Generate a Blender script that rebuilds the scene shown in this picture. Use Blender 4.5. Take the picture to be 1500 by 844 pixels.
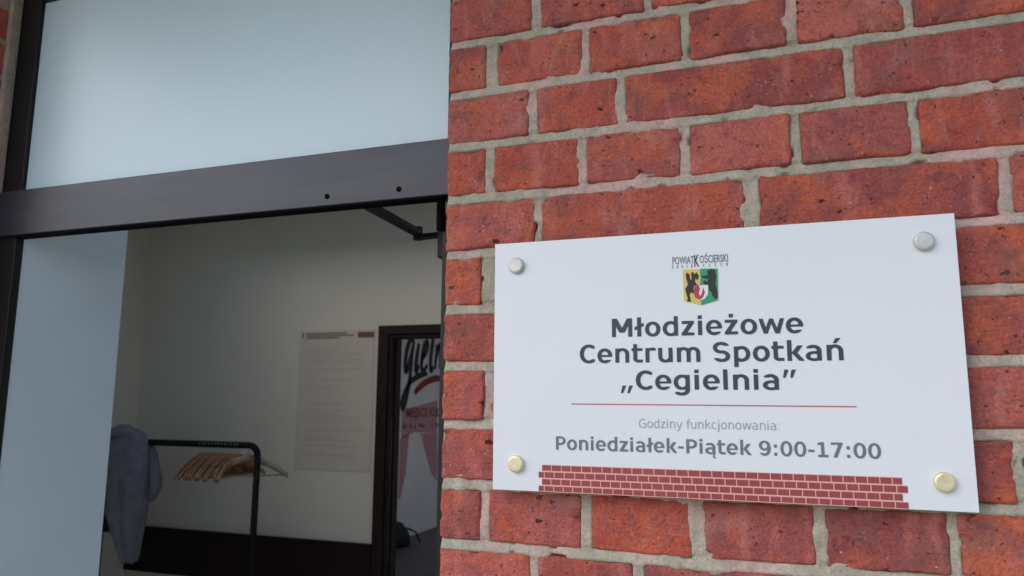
import bpy, bmesh, math, random
import numpy as np
from mathutils import Vector, Matrix, noise

for o in list(bpy.data.objects):
    bpy.data.objects.remove(o)
scene = bpy.context.scene
C = scene.collection
random.seed(7)
RNG = np.random.default_rng(11)
G = 2.25                       # height of the top of the first full brick course row above the ground

# ------------------------------------------------------------------ camera
cam_data = bpy.data.cameras.new("camera")
cam = bpy.data.objects.new("camera", cam_data)
C.objects.link(cam)
pitch, yaw, roll = 0.150884, 0.342903, -0.006637
Rz = Matrix.Rotation(yaw, 3, 'Z'); Rx = Matrix.Rotation(pitch, 3, 'X'); Ry = Matrix.Rotation(roll, 3, 'Y')
R = Rz @ Rx @ Ry
right, fwd, up = R.col[0], R.col[1], R.col[2]
M = Matrix((right, up, -fwd)).transposed().to_4x4()
M.translation = Vector((0.43132, -0.92823, -0.50887 + G))
cam.matrix_world = M
cam_data.sensor_width = 36
cam_data.lens = 1095.29 / 1500 * 36
cam_data.clip_start = 0.02
cam_data.clip_end = 2000
cam_data.dof.use_dof = True
cam_data.dof.focus_distance = 1.0
cam_data.dof.aperture_fstop = 9.0
scene.camera = cam

# ------------------------------------------------------------------ world, sun, exposure
SUN_DIR = Vector((-0.8, -1.0, 1.1)).normalized()
elev = math.asin(SUN_DIR.z)
world = bpy.data.worlds.new("World"); scene.world = world; world.use_nodes = True
wn = world.node_tree; wn.nodes.clear()
sky = wn.nodes.new('ShaderNodeTexSky'); sky.sky_type = 'NISHITA'; sky.sun_disc = False
sky.sun_elevation = elev
sky.sun_rotation = math.atan2(SUN_DIR.x, SUN_DIR.y) % (2 * math.pi)
sky.dust_density = 1.0; sky.air_density = 1.0; sky.ozone_density = 1.0
bg = wn.nodes.new('ShaderNodeBackground'); bg.inputs['Strength'].default_value = 0.14
wo = wn.nodes.new('ShaderNodeOutputWorld')
wn.links.new(sky.outputs[0], bg.inputs[0]); wn.links.new(bg.outputs[0], wo.inputs[0])
sun_data = bpy.data.lights.new("sun", 'SUN'); sun_data.energy = 0.9; sun_data.angle = math.radians(60)
sun_data.color = (1.0, 0.97, 0.93)
sun = bpy.data.objects.new("sun", sun_data); C.objects.link(sun)
sun.rotation_euler = SUN_DIR.to_track_quat('Z', 'Y').to_euler()
sun.location = (-3, -6, 9)
vs = scene.view_settings
vs.view_transform = 'Standard'; vs.look = 'None'; vs.exposure = 0.62; vs.gamma = 1.0
scene.cycles.max_bounces = 10
scene.cycles.diffuse_bounces = 6

# ------------------------------------------------------------------ helpers
def mat(name, col, rough=0.6, metal=0.0, spec=0.5, coat=0.0, bump=0.0, bscale=200.0, var=0.0, vscale=20.0, stretch=None):
    m = bpy.data.materials.new(name); m.use_nodes = True
    nt = m.node_tree; b = nt.nodes['Principled BSDF']
    b.inputs['Base Color'].default_value = (*col, 1); b.inputs['Roughness'].default_value = rough
    b.inputs['Metallic'].default_value = metal; b.inputs['Specular IOR Level'].default_value = spec
    b.inputs['Coat Weight'].default_value = coat
    tc = nt.nodes.new('ShaderNodeTexCoord'); mp = nt.nodes.new('ShaderNodeMapping')
    nt.links.new(tc.outputs['Object'], mp.inputs[0])
    if stretch: mp.inputs['Scale'].default_value = stretch
    if var:
        n = nt.nodes.new('ShaderNodeTexNoise'); n.inputs['Scale'].default_value = vscale; n.inputs['Detail'].default_value = 6
        nt.links.new(mp.outputs[0], n.inputs[0])
        r = nt.nodes.new('ShaderNodeMapRange'); r.inputs[1].default_value = .3; r.inputs[2].default_value = .7
        r.inputs[3].default_value = 1 - var; r.inputs[4].default_value = 1 + var
        nt.links.new(n.outputs[0], r.inputs[0])
        mx = nt.nodes.new('ShaderNodeMix'); mx.data_type = 'RGBA'; mx.blend_type = 'MULTIPLY'; mx.inputs[0].default_value = 1
        mx.inputs[6].default_value = (*col, 1)
        nt.links.new(r.outputs[0], mx.inputs[7]); nt.links.new(mx.outputs[2], b.inputs['Base Color'])
        r2 = nt.nodes.new('ShaderNodeMapRange'); r2.inputs[3].default_value = rough - .08; r2.inputs[4].default_value = rough + .08
        nt.links.new(n.outputs[0], r2.inputs[0]); nt.links.new(r2.outputs[0], b.inputs['Roughness'])
    if bump:
        n = nt.nodes.new('ShaderNodeTexNoise'); n.inputs['Scale'].default_value = bscale; n.inputs['Detail'].default_value = 4
        nt.links.new(mp.outputs[0], n.inputs[0])
        bp = nt.nodes.new('ShaderNodeBump'); bp.inputs['Strength'].default_value = bump; bp.inputs['Distance'].default_value = .002
        nt.links.new(n.outputs[0], bp.inputs['Height']); nt.links.new(bp.outputs[0], b.inputs['Normal'])
    return m

def link(name, me, m=None, parent=None, loc=(0, 0, 0)):
    o = bpy.data.objects.new(name, me); C.objects.link(o)
    if m and not (me.materials and len(me.materials)): me.materials.append(m)
    o.location = loc
    if parent: o.parent = parent
    return o
def tag(o, label=None, cat=None, group=None, kind=None):
    if label: o['label'] = label
    if cat: o['category'] = cat
    if group: o['group'] = group
    if kind: o['kind'] = kind
    return o
def thing(name, label, cat, loc=(0, 0, 0), rz=0, group=None):
    o = bpy.data.objects.new(name, None); C.objects.link(o); o.empty_display_size = .05
    o.location = loc; o.rotation_euler = (0, 0, rz)
    return tag(o, label, cat, group)

class MB:
    """collects simple shapes and links them as one mesh object"""
    def __init__(s): s.v = []; s.f = []
    def add(s, vs_, fs):
        n = len(s.v); s.v += [tuple(v) for v in vs_]; s.f += [tuple(i + n for i in f) for f in fs]; return s
    def box(s, x0, x1, y0, y1, z0, z1):
        return s.add([(x, y, z) for x in (x0, x1) for y in (y0, y1) for z in (z0, z1)],
                     [(0, 1, 3, 2), (4, 6, 7, 5), (0, 4, 5, 1), (2, 3, 7, 6), (0, 2, 6, 4), (1, 5, 7, 3)])
    def tube(s, pts, r, n=10, closed=False, flat=None):
        pts = [Vector(p) for p in pts]; rs = r if isinstance(r, (list, tuple)) else [r] * len(pts)
        rings = []; prev = None
        for i, p in enumerate(pts):
            t = (pts[min(i + 1, len(pts) - 1)] - pts[max(i - 1, 0)]).normalized()
            a = prev if prev is not None else (Vector((0, 0, 1)) if abs(t.z) < .9 else Vector((1, 0, 0)))
            a = (a - t * a.dot(t)).normalized(); b = t.cross(a); prev = a
            rings.append([p + (a * math.cos(2 * math.pi * k / n) + b * math.sin(2 * math.pi * k / n)) * rs[i] for k in range(n)])
        vs_ = [v for r_ in rings for v in r_]; fs = []
        for i in range(len(rings) - 1):
            for k in range(n):
                fs.append((i * n + k, i * n + (k + 1) % n, (i + 1) * n + (k + 1) % n, (i + 1) * n + k))
        fs.append(tuple(range(n))[::-1]); fs.append(tuple((len(rings) - 1) * n + k for k in range(n)))
        return s.add(vs_, fs)
    def loft(s, rings):
        n = len(rings[0]); vs_ = [v for r_ in rings for v in r_]; fs = []
        for i in range(len(rings) - 1):
            for k in range(n):
                fs.append((i * n + k, i * n + (k + 1) % n, (i + 1) * n + (k + 1) % n, (i + 1) * n + k))
        fs.append(tuple(range(n))[::-1]); fs.append(tuple((len(rings) - 1) * n + k for k in range(n)))
        return s.add(vs_, fs)
    def lathe(s, prof, c, axis='Y', n=28):
        rings = []
        for r_, h in prof:
            ring = []
            for k in range(n):
                a = 2 * math.pi * k / n
                if axis == 'Y': ring.append((c[0] + r_ * math.cos(a), c[1] + h, c[2] + r_ * math.sin(a)))
                else: ring.append((c[0] + r_ * math.cos(a), c[1] + r_ * math.sin(a), c[2] + h))
            rings.append(ring)
        return s.loft(rings)
    def mesh(s, name, bevel=0.0, smooth=False, seg=2):
        me = bpy.data.meshes.new(name); me.from_pydata(s.v, [], s.f)
        bm = bmesh.new(); bm.from_mesh(me)
        bmesh.ops.recalc_face_normals(bm, faces=bm.faces)
        if bevel:
            bmesh.ops.bevel(bm, geom=bm.edges[:], offset=bevel, segments=seg, profile=.6, affect='EDGES')
        bm.to_mesh(me); bm.free()
        if smooth:
            me.polygons.foreach_set('use_smooth', [True] * len(me.polygons))
        return me
    def build(s, name, m, parent=None, bevel=0.0, smooth=False, loc=(0, 0, 0)):
        return link(name, s.mesh(name, bevel, smooth), m, parent, loc)

def grid_mesh(name, co, nu, nv, smooth=True):
    """co: (nu*nv,3) row-major [u][v]"""
    idx = np.arange(nu * nv).reshape(nu, nv)
    q = np.stack([idx[:-1, :-1], idx[1:, :-1], idx[1:, 1:], idx[:-1, 1:]], -1).reshape(-1, 4)
    me = bpy.data.meshes.new(name)
    me.vertices.add(len(co)); me.vertices.foreach_set('co', np.asarray(co, np.float32).ravel())
    me.loops.add(q.size); me.loops.foreach_set('vertex_index', q.ravel().astype(np.int32))
    me.polygons.add(len(q)); me.polygons.foreach_set('loop_start', (np.arange(len(q)) * 4).astype(np.int32))
    me.update(); me.validate()
    if smooth: me.polygons.foreach_set('use_smooth', [True] * len(me.polygons))
    return me

def vnoise(x, z, scale, seed):
    """smooth 2-d value noise on numpy arrays, -1..1"""
    r = np.random.default_rng(seed); T = r.uniform(-1, 1, (64, 64))
    X = np.asarray(x) * scale + 1000.37; Z = np.asarray(z) * scale + 1000.71
    xi = np.floor(X).astype(int); zi = np.floor(Z).astype(int); fx = X - xi; fz = Z - zi
    fx = fx * fx * (3 - 2 * fx); fz = fz * fz * (3 - 2 * fz)
    g = lambda i, j: T[(xi + i) % 64, (zi + j) % 64]
    return (g(0, 0) * (1 - fx) + g(1, 0) * fx) * (1 - fz) + (g(0, 1) * (1 - fx) + g(1, 1) * fx) * fz

# ------------------------------------------------------------------ materials
def brick_material():
    m = bpy.data.materials.new('fired_brick'); m.use_nodes = True; nt = m.node_tree; L = nt.links.new
    b = nt.nodes['Principled BSDF']; N = nt.nodes.new
    tc = N('ShaderNodeTexCoord'); oi = N('ShaderNodeObjectInfo'); ge = N('ShaderNodeNewGeometry')
    rnd = N('ShaderNodeMath'); rnd.operation = 'ADD'; L(oi.outputs['Random'], rnd.inputs[0]); L(ge.outputs['Random Per Island'], rnd.inputs[1])
    fr = N('ShaderNodeMath'); fr.operation = 'FRACT'; L(rnd.outputs[0], fr.inputs[0])
    sc = N('ShaderNodeMath'); sc.operation = 'MULTIPLY'; sc.inputs[1].default_value = 37.0; L(fr.outputs[0], sc.inputs[0])
    add = N('ShaderNodeVectorMath'); add.operation = 'ADD'; L(tc.outputs['Object'], add.inputs[0]); L(sc.outputs[0], add.inputs[1])
    def nz(scale, detail=4, rough=.6, dist=0, stretch=None):
        n = N('ShaderNodeTexNoise'); n.inputs['Scale'].default_value = scale; n.inputs['Detail'].default_value = detail
        n.inputs['Roughness'].default_value = rough; n.inputs['Distortion'].default_value = dist
        if stretch:
            mp = N('ShaderNodeMapping'); mp.inputs['Scale'].default_value = stretch; L(add.outputs[0], mp.inputs[0]); L(mp.outputs[0], n.inputs[0])
        else: L(add.outputs[0], n.inputs[0])
        return n
    def ramp(src, a, b_, lo=0., hi=1.):
        r = N('ShaderNodeMapRange'); r.inputs[1].default_value = a; r.inputs[2].default_value = b_
        r.inputs[3].default_value = lo; r.inputs[4].default_value = hi; L(src, r.inputs[0]); return r.outputs[0]
    def mix(f, a, b_, mode='MIX'):
        x = N('ShaderNodeMix'); x.data_type = 'RGBA'; x.blend_type = mode
        for s_, i in ((f, 0), (a, 6), (b_, 7)):
            if isinstance(s_, (int, float)): x.inputs[i].default_value = s_
            elif isinstance(s_, tuple): x.inputs[i].default_value = (*s_, 1)
            else: L(s_, x.inputs[i])
        return x.outputs[2]
    base = N('ShaderNodeValToRGB'); cr = base.color_ramp; L(fr.outputs[0], base.inputs[0])
    cr.elements[0].position = 0; cr.elements[0].color = (0.464, 0.093, 0.071, 1)
    cr.elements[1].position = 1; cr.elements[1].color = (0.375, 0.093, 0.081, 1)
    for p, c in ((.15, (0.331, 0.078, 0.071, 1)), (.3, (0.518, 0.138, 0.106, 1)), (.45, (0.397, 0.076, 0.055, 1)), (.6, (0.530, 0.103, 0.059, 1)), (.72, (0.298, 0.069, 0.066, 1)), (.86, (0.496, 0.120, 0.093, 1))):
        e = cr.elements.new(p); e.color = c
    big = nz(16, 3, .5, .4); mid = nz(45, 5, .6, .6); fine = nz(260, 4, .6); vert = nz(30, 3, .5, .5, (1.6, 1, .5))
    c1 = mix(ramp(big.outputs[0], .45, .66), base.outputs[0], (0.552, 0.120, 0.059))           # orange burnt patches
    c2 = mix(ramp(mid.outputs[0], .50, .70, 0, .75), c1, (0.265, 0.076, 0.077))                 # purplish skin
    c3 = mix(ramp(vert.outputs[0], .52, .72, 0, .6), c2, (0.574, 0.178, 0.140))                   # paler rubbed areas
    c4 = mix(ramp(fine.outputs[0], .3, .7, .82, 1.16), (0, 0, 0), c3)
    fm = N('ShaderNodeMix'); fm.data_type = 'RGBA'; fm.blend_type = 'MULTIPLY'; fm.inputs[0].default_value = 1
    L(c3, fm.inputs[6]); L(ramp(fine.outputs[0], .3, .7, .74, 1.24), fm.inputs[7])
    # kiln pits (dark) and lime specks (pale)
    vo = N('ShaderNodeTexVoronoi'); vo.inputs['Scale'].default_value = 75
    wv = N('ShaderNodeVectorMath'); wv.operation = 'MULTIPLY_ADD'; L(fine.outputs['Color'], wv.inputs[0]); wv.inputs[1].default_value = (.010, .010, .010); L(add.outputs[0], wv.inputs[2])
    mpv = N('ShaderNodeMapping'); mpv.inputs['Scale'].default_value = (.7, 1, 1.25); L(wv.outputs[0], mpv.inputs[0]); L(mpv.outputs[0], vo.inputs[0])
    sel = N('ShaderNodeSeparateColor'); L(vo.outputs['Color'], sel.inputs[0])
    pick = ramp(sel.outputs[0], .86, .88); size = ramp(sel.outputs[1], 0, 1, .10, .30)
    lt = N('ShaderNodeMath'); lt.operation = 'SUBTRACT'; L(size, lt.inputs[0]); L(vo.outputs['Distance'], lt.inputs[1])
    pit0 = ramp(lt.outputs[0], 0, .08)
    pit = N('ShaderNodeMath'); pit.operation = 'MULTIPLY'; L(pit0, pit.inputs[0]); L(pick, pit.inputs[1])
    c5 = mix(pit.outputs[0], fm.outputs[2], (.08, .022, .02))
    vo2 = N('ShaderNodeTexVoronoi'); vo2.inputs['Scale'].default_value = 120; L(add.outputs[0], vo2.inputs[0])
    sel2 = N('ShaderNodeSeparateColor'); L(vo2.outputs['Color'], sel2.inputs[0])
    sp = N('ShaderNodeMath'); sp.operation = 'MULTIPLY'; L(ramp(sel2.outputs[0], .955, .965), sp.inputs[0]); L(ramp(vo2.outputs['Distance'], .16, .10), sp.inputs[1])
    c6 = mix(sp.outputs[0], c5, (.62, .42, .34))
    # thin mortar wash smeared over the face here and there
    wash = nz(11, 6, .65, 1.0)
    c7 = mix(ramp(wash.outputs[0], .56, .76, 0, .42), c6, (.46, .32, .27))
    grime = nz(13, 6, .7, .6, (1, 1, 1.6))
    c8 = mix(ramp(grime.outputs[0], .52, .70, 0, .6), c7, (.19, .10, .08))
    vo3 = N('ShaderNodeTexVoronoi'); vo3.inputs['Scale'].default_value = 210; L(wv.outputs[0], vo3.inputs[0])
    sel3 = N('ShaderNodeSeparateColor'); L(vo3.outputs['Color'], sel3.inputs[0])
    sp3 = N('ShaderNodeMath'); sp3.operation = 'MULTIPLY'; L(ramp(sel3.outputs[0], .93, .95), sp3.inputs[0]); L(ramp(vo3.outputs['Distance'], .34, .16), sp3.inputs[1])
    c9 = mix(sp3.outputs[0], c8, (.13, .045, .04))
    sp4 = N('ShaderNodeMath'); sp4.operation = 'MULTIPLY'; L(ramp(sel3.outputs[1], .92, .94), sp4.inputs[0]); L(ramp(vo3.outputs['Distance'], .30, .12), sp4.inputs[1])
    c10 = mix(sp4.outputs[0], c9, (.58, .26, .20))
    L(c10, b.inputs['Base Color'])
    b.inputs['Roughness'].default_value = .78; b.inputs['Specular IOR Level'].default_value = .35
    # relief
    h1 = N('ShaderNodeMath'); h1.operation = 'MULTIPLY_ADD'; L(mid.outputs[0], h1.inputs[0]); h1.inputs[1].default_value = .55
    L(fine.outputs[0], h1.inputs[2])
    drag = nz(90, 4, .6, 1.2, (.45, 1, 1.7))
    h2 = N('ShaderNodeMath'); h2.operation = 'MULTIPLY_ADD'; L(ramp(drag.outputs[0], .60, .66, 0, -.6), h2.inputs[0]); h2.inputs[1].default_value = .35; L(h1.outputs[0], h2.inputs[2])
    h3 = N('ShaderNodeMath'); h3.operation = 'MULTIPLY_ADD'; L(pit.outputs[0], h3.inputs[0]); h3.inputs[1].default_value = -1.8; L(h2.outputs[0], h3.inputs[2])
    bp = N('ShaderNodeBump'); bp.inputs['Strength'].default_value = .9; bp.inputs['Distance'].default_value = .0028
    h4 = N('ShaderNodeMath'); h4.operation = 'MULTIPLY_ADD'; L(sp3.outputs[0], h4.inputs[0]); h4.inputs[1].default_value = -.8; L(h3.outputs[0], h4.inputs[2])
    L(h4.outputs[0], bp.inputs['Height']); L(bp.outputs[0], b.inputs['Normal'])
    return m

def mortar_material():
    m = bpy.data.materials.new('lime_mortar'); m.use_nodes = True; nt = m.node_tree; L = nt.links.new
    b = nt.nodes['Principled BSDF']; N = nt.nodes.new
    tc = N('ShaderNodeTexCoord')
    def nz(scale, detail=5, rough=.6):
        n = N('ShaderNodeTexNoise'); n.inputs['Scale'].default_value = scale; n.inputs['Detail'].default_value = detail
        n.inputs['Roughness'].default_value = rough; L(tc.outputs['Object'], n.inputs[0]); return n
    a = nz(7, 3); f = nz(300, 4, .7); g = nz(40)
    r = N('ShaderNodeValToRGB'); cr = r.color_ramp; L(a.outputs[0], r.inputs[0])
    cr.elements[0].position = .36; cr.elements[0].color = (.42, .385, .28, 1)
    cr.elements[1].position = .62; cr.elements[1].color = (.60, .40, .34, 1)
    e = cr.elements.new(.5); e.color = (.49, .425, .33, 1)
    mr = N('ShaderNodeMapRange'); mr.inputs[1].default_value = .3; mr.inputs[2].default_value = .7; mr.inputs[3].default_value = .72; mr.inputs[4].default_value = 1.2
    L(f.outputs[0], mr.inputs[0])
    mg = N('ShaderNodeMapRange'); mg.inputs[1].default_value = .3; mg.inputs[2].default_value = .7; mg.inputs[3].default_value = .8; mg.inputs[4].default_value = 1.15
    L(g.outputs[0], mg.inputs[0])
    mm = N('ShaderNodeMath'); mm.operation = 'MULTIPLY'; L(mr.outputs[0], mm.inputs[0]); L(mg.outputs[0], mm.inputs[1])
    mx = N('ShaderNodeMix'); mx.data_type = 'RGBA'; mx.blend_type = 'MULTIPLY'; mx.inputs[0].default_value = 1
    L(r.outputs[0], mx.inputs[6]); L(mm.outputs[0], mx.inputs[7]); L(mx.outputs[2], b.inputs['Base Color'])
    b.inputs['Roughness'].default_value = .9; b.inputs['Specular IOR Level'].default_value = .25
    ad = N('ShaderNodeMath'); ad.operation = 'MULTIPLY_ADD'; L(g.outputs[0], ad.inputs[0]); ad.inputs[1].default_value = 1.5; L(f.outputs[0], ad.inputs[2])
    bp = N('ShaderNodeBump'); bp.inputs['Strength'].default_value = .9; bp.inputs['Distance'].default_value = .0015
    L(ad.outputs[0], bp.inputs['Height']); L(bp.outputs[0], b.inputs['Normal'])
    return m

MAT = dict(
    brick=brick_material(), mortar=mortar_material(),
    frame=mat('painted_steel_frame', (.034, .034, .047), .42, .0, .5, var=.12, vscale=6, stretch=(1, 1, 6)),
    frame_dark=mat('dark_frame_paint', (.010, .008, .008), .5, spec=.35, var=.2, vscale=8),
    gasket=mat('black_gasket', (.003, .003, .003), .9, spec=.1),
    opal=mat('opal_glass_panel', (.60, .73, .78), .32, spec=.5, var=.02, vscale=3),  # blue of the reflected sky is put into the base colour
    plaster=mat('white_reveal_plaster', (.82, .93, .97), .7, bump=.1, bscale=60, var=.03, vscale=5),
    wall_paint=mat('cream_wall_paint', (.69, .61, .48), .8, bump=.12, bscale=120, var=.03, vscale=2),
    wall_paint2=mat('white_wall_paint', (.82, .74, .63), .8, bump=.1, bscale=120, var=.03, vscale=2),
    ceiling=mat('ceiling_paint', (.84, .81, .75), .85, var=.02, vscale=2),
    floor=mat('grey_wood_floor', (.11, .085, .082), .5, var=.25, vscale=14, stretch=(1, .15, 1), bump=.1, bscale=60),
    paving=mat('pale_concrete_paving', (.36, .31, .25), .9, bump=.4, bscale=50, var=.15, vscale=3),
    wood_dark=mat('dark_stained_wood', (.026, .011, .009), .65, spec=.2, var=.3, vscale=25, stretch=(1, 1, .2)),
    maroon=mat('maroon_laminate', (.018, .005, .007), .6, spec=.25, var=.2, vscale=10),
    rack=mat('black_powder_coat', (.005, .005, .005), .7, spec=.25),
    hanger=mat('varnished_beech', (.36, .18, .08), .42, var=.25, vscale=60, stretch=(1, .15, 1)),
    hanger_pale=mat('bleached_beech', (.36, .27, .17), .45, var=.2, vscale=60, stretch=(1, .15, 1)),
    chrome=mat('chrome_wire', (.35, .34, .32), .35, 1.0),
    cloth=mat('grey_jersey', (.22, .21, .23), .95, spec=.15, bump=.5, bscale=500, var=.14, vscale=18),
    bag=mat('black_nylon', (.008, .008, .010), .7, bump=.4, bscale=80),
    plate=mat('white_composite_plate', (.80, .815, .83), .30, spec=.5, coat=.0, var=.012, vscale=4),
    plate_edge=mat('plate_core', (.30, .28, .27), .6),
    steel=mat('brushed_steel', (.62, .61, .56), .5, .45, bump=.15, bscale=300, var=.12, vscale=90),
    steel_warm=mat('reflection_tinted_steel', (.82, .73, .46), .45, .45, bump=.2, bscale=250, var=.15, vscale=90),  # steel with a warm yellow reflection put into its base colour
    ink=mat('charcoal_print', (.040, .048, .062), .5), ink_grey=mat('mid_grey_print', (.16, .175, .20), .5),
    ink_pale=mat('pale_grey_print', (.36, .38, .40), .5), ink_red=mat('red_rule_print', (.50, .10, .12), .5),
    print_brick=mat('printed_brick_red', (.315, .058, .060), .45, var=.10, vscale=8),
    print_joint=mat('printed_joint_pink', (.92, .42, .37), .45),
    yellow=mat('crest_yellow', (.75, .55, .12), .5), green=mat('crest_green', (.02, .33, .15), .5),
    black=mat('crest_black', (.018, .016, .012), .5), red=mat('crest_red', (.45, .05, .07), .5),
    white=mat('crest_white', (.80, .78, .80), .5),
    paper=mat('poster_paper', (.63, .52, .41), .6, var=.03), poster_ink=mat('poster_green_ink', (.22, .20, .13), .7),
    poster_line=mat('poster_faint_ink', (.56, .455, .355), .7), poster_red=mat('poster_red_ink', (.22, .08, .06), .7),
    mural_ink=mat('mural_black_paint', (.022, .014, .016), .7), mural_red=mat('mural_red_paint', (.30, .025, .022), .7),
    mural_pink=mat('mural_pink_paint', (.56, .27, .25), .8), mural_rose=mat('mural_rose_paint', (.33, .09, .09), .8),
    tile=mat('pale_floor_tile', (.60, .55, .47), .4, var=.05, vscale=3),
    soil=mat('ground_earth', (.16, .14, .11), .95, bump=.3, bscale=10, var=.2, vscale=1),
)

# ================================================================== THE SETTING
# ground and pavement
g = MB().box(-300, 300, -300, -3.2, -.5, -.004).build('ground', MAT['soil']); tag(g, 'bare earth ground stretching away from the paved strip', None, kind='structure')
p = MB().box(-12, 12, -3.196, -.002, -.4, 0).build('pavement', MAT['paving']); tag(p, 'pale concrete pavement in front of the brick wall', None, kind='structure')

X_OPEN0, X_OPEN1 = -1.072, 0.0          # door opening
Z_HEAD = G + .385                       # top of the opening
RX0, RX1, RY1, RY2 = -3.618, 1.6, 3.0, 12.0
ZC = G + .75

def struct(name, mb, m, label, **k):
    return tag(mb.build(name, m, **k), label, None, kind='structure')

# room behind the door
struct('room_floor', MB().box(RX0 - .1, RX1 + .1, .13, RY1 + .12, -.2, .002), MAT['tile'], 'pale tiled floor of the first room')
def slab_with_holes(mb, x0, x1, y0, y1, z0, z1, holes):
    ys = sorted({y0, y1} | {h[2] for h in holes} | {h[3] for h in holes})
    for a, b_ in zip(ys[:-1], ys[1:]):
        x = x0
        for h in sorted(h for h in holes if h[2] <= a and h[3] >= b_):
            mb.box(x, h[0], a, b_, z0, z1); x = h[1]
        mb.box(x, x1, a, b_, z0, z1)
    return mb
HOLES = [(-3.1, .6, .6, 2.45), (-3.0, -.2, 5.2, 10.4)]  # openings added in ceiling and roof to brighten the rooms
struct('ceiling', slab_with_holes(MB(), -4.5, RX1 + .2, .401, RY2 + .2, ZC, ZC + .15, HOLES), MAT['ceiling'], 'white ceiling with openings added to brighten both rooms')
bw = MB()
bw.box(RX0 - .2, -1.735, RY1, RY1 + .115, 0, ZC).box(-.885, RX1 + .2, RY1, RY1 + .115, 0, ZC).box(-1.735, -.885, RY1, RY1 + .115, G - .12, ZC)
struct('back_wall', bw, MAT['wall_paint'], 'cream painted back wall of the first room')
struct('left_wall', MB().box(RX0 - .2, RX0, .401, RY1, 0, ZC), MAT['wall_paint'], 'cream left wall of the first room beside the coat rack')
# right wall of the first room has openings added out of view to let daylight in
rw = MB()
WY0, WY1, WZ0, WZ1 = 1.0, 2.5, .95, 2.45
rw.box(RX1, RX1 + .3, .401, WY0, 0, ZC).box(RX1, RX1 + .3, WY1, 5.0, 0, ZC).box(RX1, RX1 + .3, WY0, WY1, 0, WZ0).box(RX1, RX1 + .3, WY0, WY1, WZ1, ZC)
rw.box(RX1, RX1 + .3, 5.0, 5.1, 0, ZC).box(RX1, RX1 + .3, 5.1, 9.5, 0, WZ0).box(RX1, RX1 + .3, 5.1, 9.5, WZ1, ZC).box(RX1, RX1 + .3, 9.5, RY2, 0, ZC)
struct('right_wall', rw, MAT['wall_paint2'], 'cream right wall with tall openings added for daylight')
# inner faces of the front wall (plaster on the inside and in the deep door reveal)
fw = MB()
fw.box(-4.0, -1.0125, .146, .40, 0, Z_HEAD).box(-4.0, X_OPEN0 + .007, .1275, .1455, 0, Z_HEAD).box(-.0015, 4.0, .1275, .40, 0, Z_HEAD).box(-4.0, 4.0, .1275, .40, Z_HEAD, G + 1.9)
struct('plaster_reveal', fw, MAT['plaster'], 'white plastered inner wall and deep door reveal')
# second room
struct('mural_wall', MB().box(-4.4, -4.2, RY1 + .115, RY2, 0, ZC), MAT['wall_paint2'], 'long pale wall of the second room carrying the mural')
struct('end_wall', MB().box(-4.4, RX1 + .2, RY2, RY2 + .2, 0, ZC), MAT['wall_paint2'], 'far end wall of the second room')
fl2 = struct('floor', MB().box(-4.3, RX1 + .1, RY1 + .12, RY2, -.2, -.012), MAT['gasket'], 'dark wooden floor of the second room')
plank_me = [MB().box(-.0985, .0985, 0, L_, -.010, .002).mesh('plank', bevel=.001, seg=1) for L_ in (1.2, 1.6)]
for me in plank_me: me.materials.append(MAT['floor'])
for i in range(9):
    y = 4.2 - (i % 3) * .5; j = 0
    while y < 10.6:
        L_ = 1.2 if (i * 7 + j * 3) % 2 else 1.6
        o = link('plank', plank_me[0 if L_ == 1.2 else 1], None, fl2, (-4.1 + i * .2, y, 0)); y += L_ + .003; j += 1
# rest of the second room's boards, far from view, as one mesh
mb = MB()
for i in range(9, 28): mb.box(-4.1 + i * .2 - .0985, -4.1 + i * .2 + .0985, 3.2, 11.9, -.010, .002)
tag(mb.build('planking', MAT['floor'], fl2), kind='stuff')

# ================================================================== BRICK FACADE
CO = .077; BED = .0112
wall = thing('brick_wall', 'weathered red brick wall with sandy grey mortar around the doorway', 'wall', (0, 0, 0))

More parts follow.
